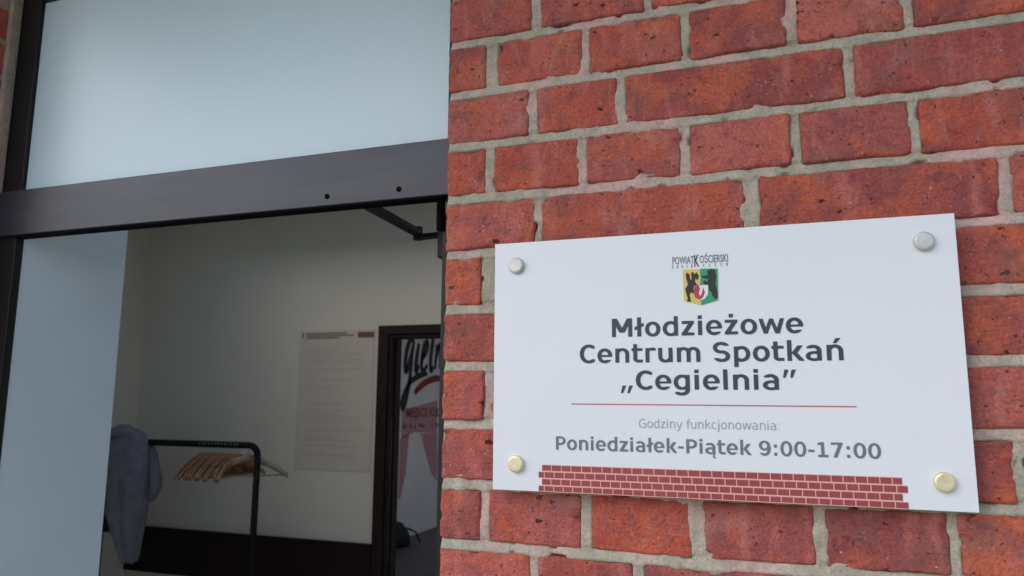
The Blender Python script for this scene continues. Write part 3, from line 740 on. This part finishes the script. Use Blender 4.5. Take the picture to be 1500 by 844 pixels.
def text(name, s, font, key, x0, x1, zb, em, m, parent, label, y=-.0002, slope=0., cell=.022):
    adv = font[0]; tot = sum(adv[c] for c in s); b0 = .08 if s[0] not in 'CG„' else .05; kx = (x1 - x0) / (tot - .13)
    px = x0 - b0 * kx; V = []; F = []
    for c in s:
        if c != ' ':
            v, f = glyph(font, key, c, cell); n = len(V)
            V += [(px + a * kx, y, zb + b_ * em) for a, b_ in v]; F += [tuple(n + i for i in q) for q in f]
        px += adv[c] * kx
    me = bpy.data.meshes.new(name); me.from_pydata([(a - SX0, b_, c - SZ0) for a, b_, c in V], [], F)
    o = link(name, me, m, parent)
    if label: o['label'] = label
    return o
text('lettering', 'Młodzieżowe', FB, 'b', .2389, .4583, -.4298, .0310, MAT['ink'], pl, 'bold dark heading line reading Młodzieżowe')
text('lettering', 'Centrum Spotkań', FB, 'b', .1984, .4985, -.4612, .0310, MAT['ink'], pl, 'bold dark heading line reading Centrum Spotkań')
text('lettering', '„Cegielnia”', FB, 'b', .2497, .4479, -.4936, .0310, MAT['ink'], pl, 'bold dark heading line reading „Cegielnia”')
text('lettering', 'Godziny funkcjonowania:', FL, 'l', .2703, .4290, -.5385, .0140, MAT['ink_pale'], pl, 'thin pale grey line reading Godziny funkcjonowania:', cell=.03)
text('lettering', 'Poniedziałek-Piątek 9:00-17:00', FB, 'b', .1671, .5297, -.5668, .0222, MAT['ink_grey'], pl, 'bold grey line reading Poniedziałek-Piątek 9:00-17:00')
def flat(pts, y=-.0002):          # polygon on the sign
    return [(a - SX0, y, b_ - SZ0) for a, b_ in pts]
MB().add(flat([(.1873, -.5117), (.5087, -.5124), (.5087, -.5112), (.1873, -.5105)]), [(0, 1, 2, 3)]).build('rule_line', MAT['ink_red'], pl)
# printed strip of little bricks
rowsz = [(-.5934, -.5853), (-.6018, -.5936), (-.6101, -.6020), (-.6178, -.6103)]
ext = [(.1495, .5480), (.1452, .5530), (.1495, .5476), (.1452, .5526)]
bk = MB(); br = MB()
for (z0, z1), (x0, x1), off in zip(rowsz, ext, (0, .0055, 0, .0055)):
    bk.add(flat([(x0 + .0003, z0), (x1 - .0003, z0), (x1 - .0003, z1), (x0 + .0003, z1)], -.0001), [(0, 1, 2, 3)])
    x = x0; n = 0
    while x < x1 - .002:
        L_ = .0078 if (n == 0 and off) else random.choice([.0120, .0127, .0133])
        e = min(x + L_, x1); e = x1 if x1 - e < .004 else e
        br.add(flat([(x, z0 + .0008), (e - .0011 if e < x1 else e, z0 + .0008), (e - .0011 if e < x1 else e, z1 - .0008), (x, z1 - .0008)], -.0003), [(0, 1, 2, 3)])
        x = e; n += 1
bo = bk.build('printed_joints', MAT['print_joint'], pl); tag(br.build('printed_bricks', MAT['print_brick'], pl), 'printed strip of small dark red bricks along the bottom of the sign')
# logo lettering above the crest (built-in font)
def bfont(name, s, x0, x1, z0, h, m, parent, off=0., origin=(SX0, SZ0), y=-.0002):
    cu = bpy.data.curves.new(name, 'FONT'); cu.body = s; cu.offset = off; cu.resolution_u = 3
    o = bpy.data.objects.new(name, cu); C.objects.link(o); dg = bpy.context.evaluated_depsgraph_get()
    me = bpy.data.meshes.new_from_object(o.evaluated_get(dg)); bpy.data.objects.remove(o)
    co = np.empty(len(me.vertices) * 3); me.vertices.foreach_get('co', co); co = co.reshape(-1, 3)
    a, b_ = co[:, 0].min(), co[:, 0].max(); hh = .68
    nc = np.stack([x0 + (co[:, 0] - a) / (b_ - a) * (x1 - x0) - origin[0], np.full(len(co), y), z0 + co[:, 1] / hh * h - origin[1]], -1)
    me.vertices.foreach_set('co', nc.ravel()); me.update()
    me.name = name
    me.materials.clear(); me.materials.append(m)
    return link(name, me, None, parent)
lg = bfont('lettering', 'POWIAT', .3147, .3402, -.3433, .0088, MAT['ink_grey'], pl, .012)
bfont('lettering', 'K', .3405, .3462, -.3473, .0138, MAT['ink'], pl, .02)
bfont('lettering', 'OŚCIERSKI', .3468, .3795, -.3433, .0088, MAT['ink_grey'], pl, .012)
for s_, xs_ in (('SERCE', [.3150, .3207, .3265, .3322, .3378]), ('ASZUB', [.3512, .3580, .3648, .3716, .3782])):
    for ch, x in zip(s_, xs_): bfont('lettering', ch, x - .0011, x + .0011, -.3482, .0034, MAT['ink_grey'], pl, .01)
# crest
cr_ = tag(MB().add([(a - SX0, -.0002 - d, b_ - SZ0) for d in (0, .0004) for a, b_ in [(.3470, -.3940), (.3665, -.3890), (.3672, -.3513), (.3268, -.3503), (.3272, -.3878)]],
      [(0, 1, 2, 3, 4), (5, 6, 7, 8, 9)] + [(i, (i + 1) % 5, 5 + (i + 1) % 5, 5 + i) for i in range(5)]).build('crest', MAT['yellow'], sg), None)
cr_['label'] = 'small shield crest, yellow with a black griffin on one half and green with a black bear on the other'
def cshape(name, pts, m, y):
    V = flat([(.3268 + a * .0404, -.3503 - b_ * .0437) for a, b_ in pts], y)
    return MB().add(V, [tuple(range(len(V)))]).build(name, m, cr_)
cshape('green_half', [(.5, .0), (1, .02), (.985, .88), (.5, 1.0)], MAT['green'], -.0008)
cshape('bear', [(.70, .08), (.80, .03), (.93, .06), (.96, .25), (.93, .45), (.97, .62), (.98, .80), (.90, .86), (.84, .78), (.80, .66), (.74, .60), (.72, .50), (.60, .42), (.56, .36), (.64, .34), (.70, .38), (.72, .30), (.56, .26), (.54, .20), (.66, .20), (.72, .18)], MAT['black'], -.0010)
cshape('griffin', [(.08, .12), (.14, .10), (.20, .16), (.21, .30), (.25, .28), (.24, .10), (.30, .08), (.33, .14), (.40, .10), (.46, .20), (.42, .32), (.36, .26), (.34, .36), (.42, .44), (.50, .42), (.50, .48), (.38, .50), (.32, .48), (.28, .56), (.36, .64), (.32, .70), (.22, .64), (.18, .70), (.20, .84), (.22, .90), (.10, .90), (.12, .80), (.08, .66), (.06, .54), (.14, .42), (.10, .28)], MAT['black'], -.0010)
cshape('inner_shield', [(.30, .50), (.46, .40), (.48, .46), (.72, .46), (.71, .72), (.60, .84), (.46, .88), (.34, .80)], MAT['white'], -.0012)
cshape('inner_crest', [(.31, .50), (.44, .42), (.48, .55), (.44, .70), (.50, .76), (.56, .60), (.58, .52), (.62, .66), (.56, .80), (.46, .86), (.34, .80), (.30, .66)], MAT['red'], -.0014)
# studs with stand-off barrels behind the plate
for (x, z, m_) in ((.1149, -.3342, 'steel'), (.5857, -.3330, 'steel'), (.1160, -.5855, 'steel_warm'), (.5874, -.5884, 'steel_warm')):
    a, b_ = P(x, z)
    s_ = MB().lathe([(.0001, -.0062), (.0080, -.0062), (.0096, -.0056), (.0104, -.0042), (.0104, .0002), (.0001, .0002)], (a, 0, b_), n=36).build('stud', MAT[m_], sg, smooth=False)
    s_['label'] = 'round silver fixing stud' if m_ == 'steel' else 'round fixing stud with a yellowish reflection painted into its colour'
    MB().lathe([(.0075, .0034), (.0075, .0265)], (a, 0, b_), n=20).build('barrel', MAT['steel'], s_)

# ================================================================== FIRST ROOM
po = thing('poster', 'pale printed notice hanging on the cream wall left of the inner door', 'poster', (-2.10, RY1 - .001, G - .92))
def pp(x, z): return (x + 2.10, z + .92)
MB().box(-.265, .262, -.0012, 0, 0, .835).build('sheet', MAT['paper'], po)
def pquad(name, x0, x1, z0, z1, m, mb=None, y=-.0020):
    a, b_ = pp(x0, z0); c, d = pp(x1, z1); mb = mb or MB(); mb.add([(a, y, b_), (c, y, b_), (c, y, d), (a, y, d)], [(0, 1, 2, 3)]); return mb
pquad('', -2.345, -2.337, -.125, -.098, None).build('clip_mark', MAT['mural_ink'], po)
hd = MB()
for i, (a, b_) in enumerate(((-2.315, -2.03), (-2.315, -1.985), (-2.315, -2.08))): pquad('', a, b_, -.108 - i * .0135, -.0985 - i * .0135, None, hd)
hd.build('header_print', MAT['poster_ink'], po)
pquad('', -1.955, -1.842, -.134, -.100, None).build('red_print', MAT['poster_red'], po)
ln = MB(); rr_ = random.Random(4); z = -.19
while z > -.87:
    if rr_.random() < .82: pquad('', -2.30, -2.30 + rr_.uniform(.18, .42), z - .007, z, None, ln)
    z -= rr_.choice([.018, .018, .035])
ln.build('faint_print', MAT['poster_line'], po)

idf = thing('inner_door_frame', 'dark brown wooden frame of the open inner doorway', 'door frame', (-1.31, RY1, 0))
def ip(name, x0, x1, y0, y1, z0, z1, m='wood_dark', bevel=.003):
    return MB().box(x0 + 1.31, x1 + 1.31, y0 - RY1, y1 - RY1, z0, z1).build(name, MAT[m], idf, bevel=bevel)
DT = G - .120
ip('casing', -1.805, -1.737, RY1 - .022, RY1 - .001, 0.003, DT - .001)
ip('casing', -.883, -.815, RY1 - .022, RY1 - .001, 0.003, DT - .001)
ip('casing', -1.805, -.815, RY1 - .022, RY1 - .001, DT, DT + .052)
ip('jamb', -1.734, -1.716, RY1 - .012, RY1 + .112, 0.003, DT - .022)
ip('jamb', -.904, -.886, RY1 - .012, RY1 + .112, 0.003, DT - .022)
ip('head_jamb', -1.734, -.886, RY1 - .012, RY1 + .112, DT - .021, DT - .002)
ip('stop_strip', -1.7155, -1.706, RY1 + .03, RY1 + .055, 0.003, DT - .022, 'wood_dark')
ip('strike_plate', -1.7155, -1.7135, RY1 + .005, RY1 + .011, G - 1.42, G - .62, 'frame', .0003)

gb_ = thing('wall_board', 'dark maroon board fixed along the lower back wall behind the rack', 'wall panel', (-2.7, RY1 - .001, G - 1.60))
MB().box(RX0 + 2.7 + .003, -1.812 + 2.7, -.020, 0, .005, .272).build('board', MAT['maroon'], gb_, bevel=.002)
MB().box(RX0 + 2.7 + .003, -1.812 + 2.7, -.026, 0, .2725, .2815).build('capping', MAT['maroon'], gb_, bevel=.001)

# garment rack
RYK = 2.6; BZ = G - .760; RXL, RXR = -3.42, -2.322
rk = thing('garment_rack', 'black tubular coat rack with rounded corners standing against the back wall', 'coat rack', ((RXL + RXR) / 2, RYK, .002))
rc_ = Vector(((RXL + RXR) / 2, RYK, .002))
def arc(cx, cz, r_, a0, a1, n=8): return [(cx + r_ * math.cos(math.radians(a0 + (a1 - a0) * i / n)), RYK, cz + r_ * math.sin(math.radians(a0 + (a1 - a0) * i / n))) for i in range(n + 1)]
def sub(pts): return [tuple(Vector(p_) - rc_) for p_ in pts]
rad = .06
MB().tube(sub(arc(RXL + rad, BZ - rad, rad, 180, 90) + arc(RXR - rad, BZ - rad, rad, 90, 0)), .0185, 14).build('top_rail', MAT['rack'], rk, smooth=True)
for X_ in (RXL, RXR):
    MB().tube(sub([(X_, RYK, .07), (X_, RYK, BZ - rad - .001)]), .0182, 14).build('upright', MAT['rack'], rk, smooth=True)
    MB().tube(sub([(X_, RYK - .26, .058), (X_, RYK + .26, .058)]), .0148, 12).build('foot', MAT['rack'], rk, smooth=True)
MB().tube(sub([(RXL + .0155, RYK, .16), (RXR - .0155, RYK, .16)]), .0115, 12).build('lower_rail', MAT['rack'], rk, smooth=True)

def hanger_meshes():
    half = .215
    mb_ = MB(); rings = []
    for i in range(21):
        t = -1 + i / 10; y = t * half; z_ = -.088 * abs(t) ** 1.25 - .016 * abs(t) ** 4; hh = .021 - .006 * abs(t); tt = .0065 + .001 * (1 - abs(t)); xb = .030 * abs(t) ** 1.8
        e = 8; rings.append([(tt * math.cos(2 * math.pi * k / e) * 1.1 + xb, y, z_ + hh * math.sin(2 * math.pi * k / e) * 1.0) for k in range(e)])
    mb_.loft(rings); m1 = mb_.mesh('shoulder_piece', smooth=True)
    hk = [(0, 0, .010), (0, 0, .040)] + [(0, -.022 * math.sin(math.radians(a)) , .0633 - .022 * math.cos(math.radians(a)) + 0) for a in range(0, 0)]
    hk = [(0, 0, .012), (0, 0, .034)]
    for a in range(-60, 200, 20): hk.append((0, .0205 * math.cos(math.radians(a)), .062 + .0205 * math.sin(math.radians(a))))
    m2 = MB().tube(hk, .0017, 6).mesh('hook', smooth=True)
    m3 = MB().tube([(.018, -half * .90, -.098), (.006, 0, -.101), (.018, half * .90, -.098)], .0048, 8).mesh('trouser_bar', smooth=True)
    return m1, m2, m3
HM = hanger_meshes()
proto = None
def copy_thing(root):
    r_ = root.copy(); C.objects.link(r_)
    for ch in root.children:
        c_ = ch.copy(); C.objects.link(c_); c_.parent = r_
    return r_
hx = [v_ + .025 for v_ in [-2.735, -2.714, -2.695, -2.672, -2.650, -2.628, -2.607, -2.585, -2.562, -2.541, -2.520, -2.497, -2.475]]
GL = 'bunched brown wooden hangers on the black rack'
for i, x in enumerate(hx):
    if proto is None:
        h = thing('coat_hanger', 'brown wooden hanger in the tight bunch hanging from the black coat rack', 'hanger', group=GL)
        for me, n_, m_ in zip(HM, ('shoulder_piece', 'hook', 'trouser_bar'), ('hanger', 'chrome', 'hanger')):
            me.materials.append(MAT[m_]); link(n_, me, None, h)
        proto = h
    else: h = copy_thing(proto)
    h.location = (x, RYK, BZ - .067)
    h.rotation_euler = (0, random.uniform(-.03, .03), random.uniform(-.14, .20))
ends = [o for o in C.objects if o.name.startswith('coat_hanger')]
ends.sort(key=lambda o: o.location.x)
for o, l_ in ((ends[0], 'brown wooden hanger at the left end of the bunch on the black coat rack'), (ends[-1], 'brown wooden hanger at the right end of the bunch, beside the pale one')): o['label'] = l_
# the pale hanger that sticks out to the right of the upright
h = thing('coat_hanger', 'pale wooden hanger turned sideways, its arm poking out right of the upright', 'hanger')
for me, n_, m_ in zip(HM, ('shoulder_piece', 'hook', 'trouser_bar'), ('hanger_pale', 'chrome', 'hanger_pale')):
    me2 = me.copy(); me2.materials.clear(); me2.materials.append(MAT[m_]); link(n_, me2, None, h)
h.location = (-2.385, RYK, BZ - .067); h.rotation_euler = (0, 0, -.75)

# jacket over the left end of the rail
jk = thing('jacket', 'grey hooded jersey jacket hanging over the left end of the coat rack', 'jacket', (-3.22, RYK - .03, G - .70))
prof = [(0.02, -.045, .03, .03), (.0, -.10, .09, .05), (-.03, -.150, .125, .065), (-.10, -.165, .135, .08), (-.2, -.168, .142, .09), (-.32, -.160, .146, .095), (-.40, -.142, .146, .095),
        (-.48, -.108, .142, .09), (-.56, -.066, .130, .08), (-.62, -.028, .122, .07), (-.68, .012, .120, .06), (-.73, .035, .118, .05), (-.742, .04, .105, .03)]
rings = []
for z_, xa, xb_, d_ in prof:
    n = 48; ring = []
    for k in range(n):
        a = 2 * math.pi * k / n; cx = (xa + xb_) / 2; rx = (xb_ - xa) / 2
        f = 1 + .07 * math.sin(a * 5 + z_ * 3) + .05 * math.sin(a * 8 - z_ * 4 + 1)
        ring.append((cx + rx * math.cos(a) * (.5 * f + .5), d_ * math.sin(a) * f, z_ + .006 * math.sin(a * 4)))
    rings.append(ring)
body = MB().loft(rings).build('body', MAT['cloth'], jk, smooth=True)
sm = body.modifiers.new('s', 'SUBSURF'); sm.levels = 1; sm.render_levels = 2
def tube_cloth(name, pts, rs, wob=.12, parent=jk):
    mb_ = MB(); rings = []
    for i, (p_, r_) in enumerate(zip(pts, rs)):
        ring = []
        for k in range(24):
            a = 2 * math.pi * k / 24; f = 1 + wob * math.sin(a * 3 + i * 1.3) + wob * .5 * math.sin(a * 5 - i)
            ring.append((p_[0] + r_ * f * math.cos(a), p_[1] + r_ * .8 * f * math.sin(a), p_[2]))
        rings.append(ring)
    o = mb_.loft(rings).build(name, MAT['cloth'], parent, smooth=True); s2 = o.modifiers.new('s', 'SUBSURF'); s2.levels = 1; s2.render_levels = 2; return o
tube_cloth('sleeve', [(.10, .05, -.06), (.115, .06, -.14), (.13, .06, -.20), (.155, .06, -.27), (.165, .055, -.33), (.14, .05, -.41)], [.03, .04, .045, .045, .038, .02])
tube_cloth('hood', [(-.03, -.02, .045), (-.03, -.02, .03), (-.04, -.02, .0), (-.05, -.02, -.04)], [.02, .06, .085, .075], .1)
bg_ = thing('shoulder_bag', 'small black bag hanging at the far left end of the coat rack behind the jacket', 'bag', (-3.47, RYK + .02, G - 1.29))
mb_ = MB(); rings = []
for z_, w_, d_ in ((0, .10, .03), (.02, .13, .05), (.10, .135, .055), (.20, .125, .045), (.24, .10, .02)):
    rings.append([((w_ * (abs(math.cos(2 * math.pi * k / 24)) ** .6) * (1 if math.cos(2 * math.pi * k / 24) > 0 else -1)), d_ * (abs(math.sin(2 * math.pi * k / 24)) ** .7) * (1 if math.sin(2 * math.pi * k / 24) > 0 else -1), z_) for k in range(24)])
mb_.loft(rings).build('pouch', MAT['bag'], bg_, smooth=True)
MB().tube([(-.09, 0, .22), (-.02, 0, .42), (.05, -.02, .555), (.06, 0, .42), (.09, 0, .22)], .006, 6).build('strap', MAT['bag'], bg_, smooth=True)

# ================================================================== SECOND ROOM
mu = thing('mural', 'painted wall lettering with black brush script, red swoosh and pink shapes', 'mural', (-4.198, 8.35, G - .3))
def M2(y, z): return (y - 8.35, z + .3)
def ribbon(mb_, pts, ws, x=.003, t=.002):
    """brush stroke: flat ribbon on the wall plane, points (y,z)"""
    P_ = [Vector(M2(*p_)) for p_ in pts]
    # smooth by Catmull-Rom
    out = []; wo_ = []
    for i in range(len(P_) - 1):
        p0, p1, p2, p3 = P_[max(i - 1, 0)], P_[i], P_[i + 1], P_[min(i + 2, len(P_) - 1)]
        for k in range(6):
            t_ = k / 6; out.append(.5 * ((2 * p1) + (-p0 + p2) * t_ + (2 * p0 - 5 * p1 + 4 * p2 - p3) * t_ ** 2 + (-p0 + 3 * p1 - 3 * p2 + p3) * t_ ** 3)); wo_.append(ws[i] + (ws[i + 1] - ws[i]) * t_)
    out.append(P_[-1]); wo_.append(ws[-1]); V = []; F = []
    for i, p_ in enumerate(out):
        d_ = out[min(i + 1, len(out) - 1)] - out[max(i - 1, 0)]; d_.normalize(); n_ = Vector((-d_.y, d_.x)) * wo_[i] / 2
        a, b_ = p_ + n_, p_ - n_; V += [(x, a.x, a.y), (x, b_.x, b_.y)]
    for i in range(len(out) - 1): F.append((2 * i, 2 * i + 2, 2 * i + 3, 2 * i + 1))
    mb_.add(V, F)
def sc_(pts, oy, sy=1., oz=0): return [(oy + a * sy, z_ + oz) for a, z_ in pts]
W = .045
def stroke(name, lst, m='mural_ink', x=.004):
    mb_ = MB()
    for i, (pts, w_) in enumerate(lst): w_ *= 1.9 if m == 'mural_ink' else 1.1; ribbon(mb_, pts, [w_ * .7] + [w_] * (len(pts) - 2) + [w_ * .6], x + i * .0006)
    return mb_.build(name, MAT[m], mu)
stroke('script_letter', [([(8.12, .27), (8.02, .31), (7.93, .17), (7.885, -.01), (7.91, -.12), (7.97, -.05), (8.05, .10), (8.11, .26)], .048),
                         ([(8.12, .30), (8.07, .08), (8.03, -.18), (7.98, -.38), (7.90, -.56), (7.84, -.60), (7.83, -.50), (7.93, -.36), (8.06, -.25), (8.30, -.17), (8.55, -.13)], .044)])
stroke('script_letter', [([(8.27, .27), (8.22, .10), (8.19, -.05), (8.22, -.11), (8.28, -.02)], .05), ([(8.31, .38), (8.33, .42)], .05)])
stroke('script_letter', [([(8.37, .06), (8.47, .14), (8.54, .24), (8.51, .31), (8.43, .24), (8.37, .07), (8.37, -.06), (8.43, -.10), (8.54, -.01)], .046)])
stroke('script_letter', [([(8.74, .50), (8.68, .25), (8.64, .02), (8.67, -.08), (8.74, -.02)], .05)])
stroke('script_letter', [([(8.84, .30), (8.82, .10), (8.79, -.06)], .045), ([(8.80, .06), (8.90, .25), (8.97, .29), (8.97, .08), (8.96, -.06)], .045)])
stroke('script_letter', [([(9.10, .28), (9.07, .1), (9.06, -.04), (9.12, -.06)], .045)])
stroke('script_letter', [([(9.40, .24), (9.30, .28), (9.22, .12), (9.24, -.04), (9.34, .0), (9.42, .26), (9.40, .0), (9.46, -.05)], .045)])
stroke('swoosh', [([(8.17, -.40), (8.30, -.33), (8.50, -.25), (8.80, -.19), (9.20, -.20)], .085)], 'mural_red', .010)
def mquad(y0, y1, z0, z1, mb_, x=.003):
    (a, b_), (c, d) = M2(y0, z0), M2(y1, z1); mb_.add([(x, a, b_), (x, c, b_), (x, c, d), (x, a, d)], [(0, 1, 2, 3)])
def wall_text(s, y0, y1, z0, h, m, x=.006):
    cu = bpy.data.curves.new('t', 'FONT'); cu.body = s; cu.offset = .02; cu.resolution_u = 2
    o = bpy.data.objects.new('t', cu); C.objects.link(o); dg = bpy.context.evaluated_depsgraph_get(); me = bpy.data.meshes.new_from_object(o.evaluated_get(dg)); bpy.data.objects.remove(o)
    co = np.empty(len(me.vertices) * 3); me.vertices.foreach_get('co', co); co = co.reshape(-1, 3); a, b_ = co[:, 0].min(), co[:, 0].max(); o0 = M2(0, 0)
    nc = np.stack([np.full(len(co), x), y0 + (co[:, 0] - a) / (b_ - a) * (y1 - y0) + o0[0], z0 + co[:, 1] / .68 * h + o0[1]], -1); me.vertices.foreach_set('co', nc.ravel()); me.update()
    me.materials.clear(); me.materials.append(MAT[m]); link('lettering', me, None, mu)
wall_text('MIEJSCE KULTURY', 7.95, 9.45, -.72, .115, 'mural_rose')
dm = MB(); rr_ = random.Random(9); y = 7.86
while y < 9.3:
    w_ = rr_.uniform(.03, .07)
    if rr_.random() < .8: mquad(y, y + w_, -.86 + rr_.uniform(-.006, .006), -.81 + rr_.uniform(-.012, .006), dm, .006)
    y += w_ + rr_.choice([.015, .02, .08])
tag(dm.build('small_print', MAT['mural_rose'], mu), kind='stuff')
pk = MB()
def mpoly(pts): pk.add([(.002, *M2(*p_)) for p_ in pts], [tuple(range(len(pts)))])
mpoly([(7.84, -.62), (8.9, -.50), (8.9, -.98), (8.45, -.93), (8.15, -.92), (7.84, -1.0)])
mpoly([(7.80, -1.0), (8.05, -.925), (8.02, -1.2), (7.98, -1.45), (7.86, -1.72), (7.80, -1.75)])
mpoly([(8.40, -.935), (8.9, -.985), (8.95, -1.3), (8.93, -1.62), (8.75, -1.5), (8.55, -1.2)])
pk.build('pink_shape', MAT['mural_pink'], mu)
bb = thing('backpack', 'black bag lying on the floor of the second room by the doorway', 'bag', (-4.05, 7.50, .003))
mb_ = MB(); rings = []
for z_, s_ in ((0, .9), (.04, 1), (.12, .98), (.2, .8), (.26, .45), (.28, .15)):
    rings.append([(.15 * s_ * math.cos(2 * math.pi * k / 20) * (1 + .12 * math.sin(3 * 2 * math.pi * k / 20 + z_ * 9)), .20 * s_ * math.sin(2 * math.pi * k / 20) * (1 + .1 * math.sin(2 * 2 * math.pi * k / 20 + z_ * 20)), z_) for k in range(20)])
mb_.loft(rings).build('pouch', MAT['bag'], bb, smooth=True)
MB().tube([(.10, .08, .2), (.16, .2, .14), (.2, .24, .02)], .012, 8).build('strap', MAT['bag'], bb, smooth=True)
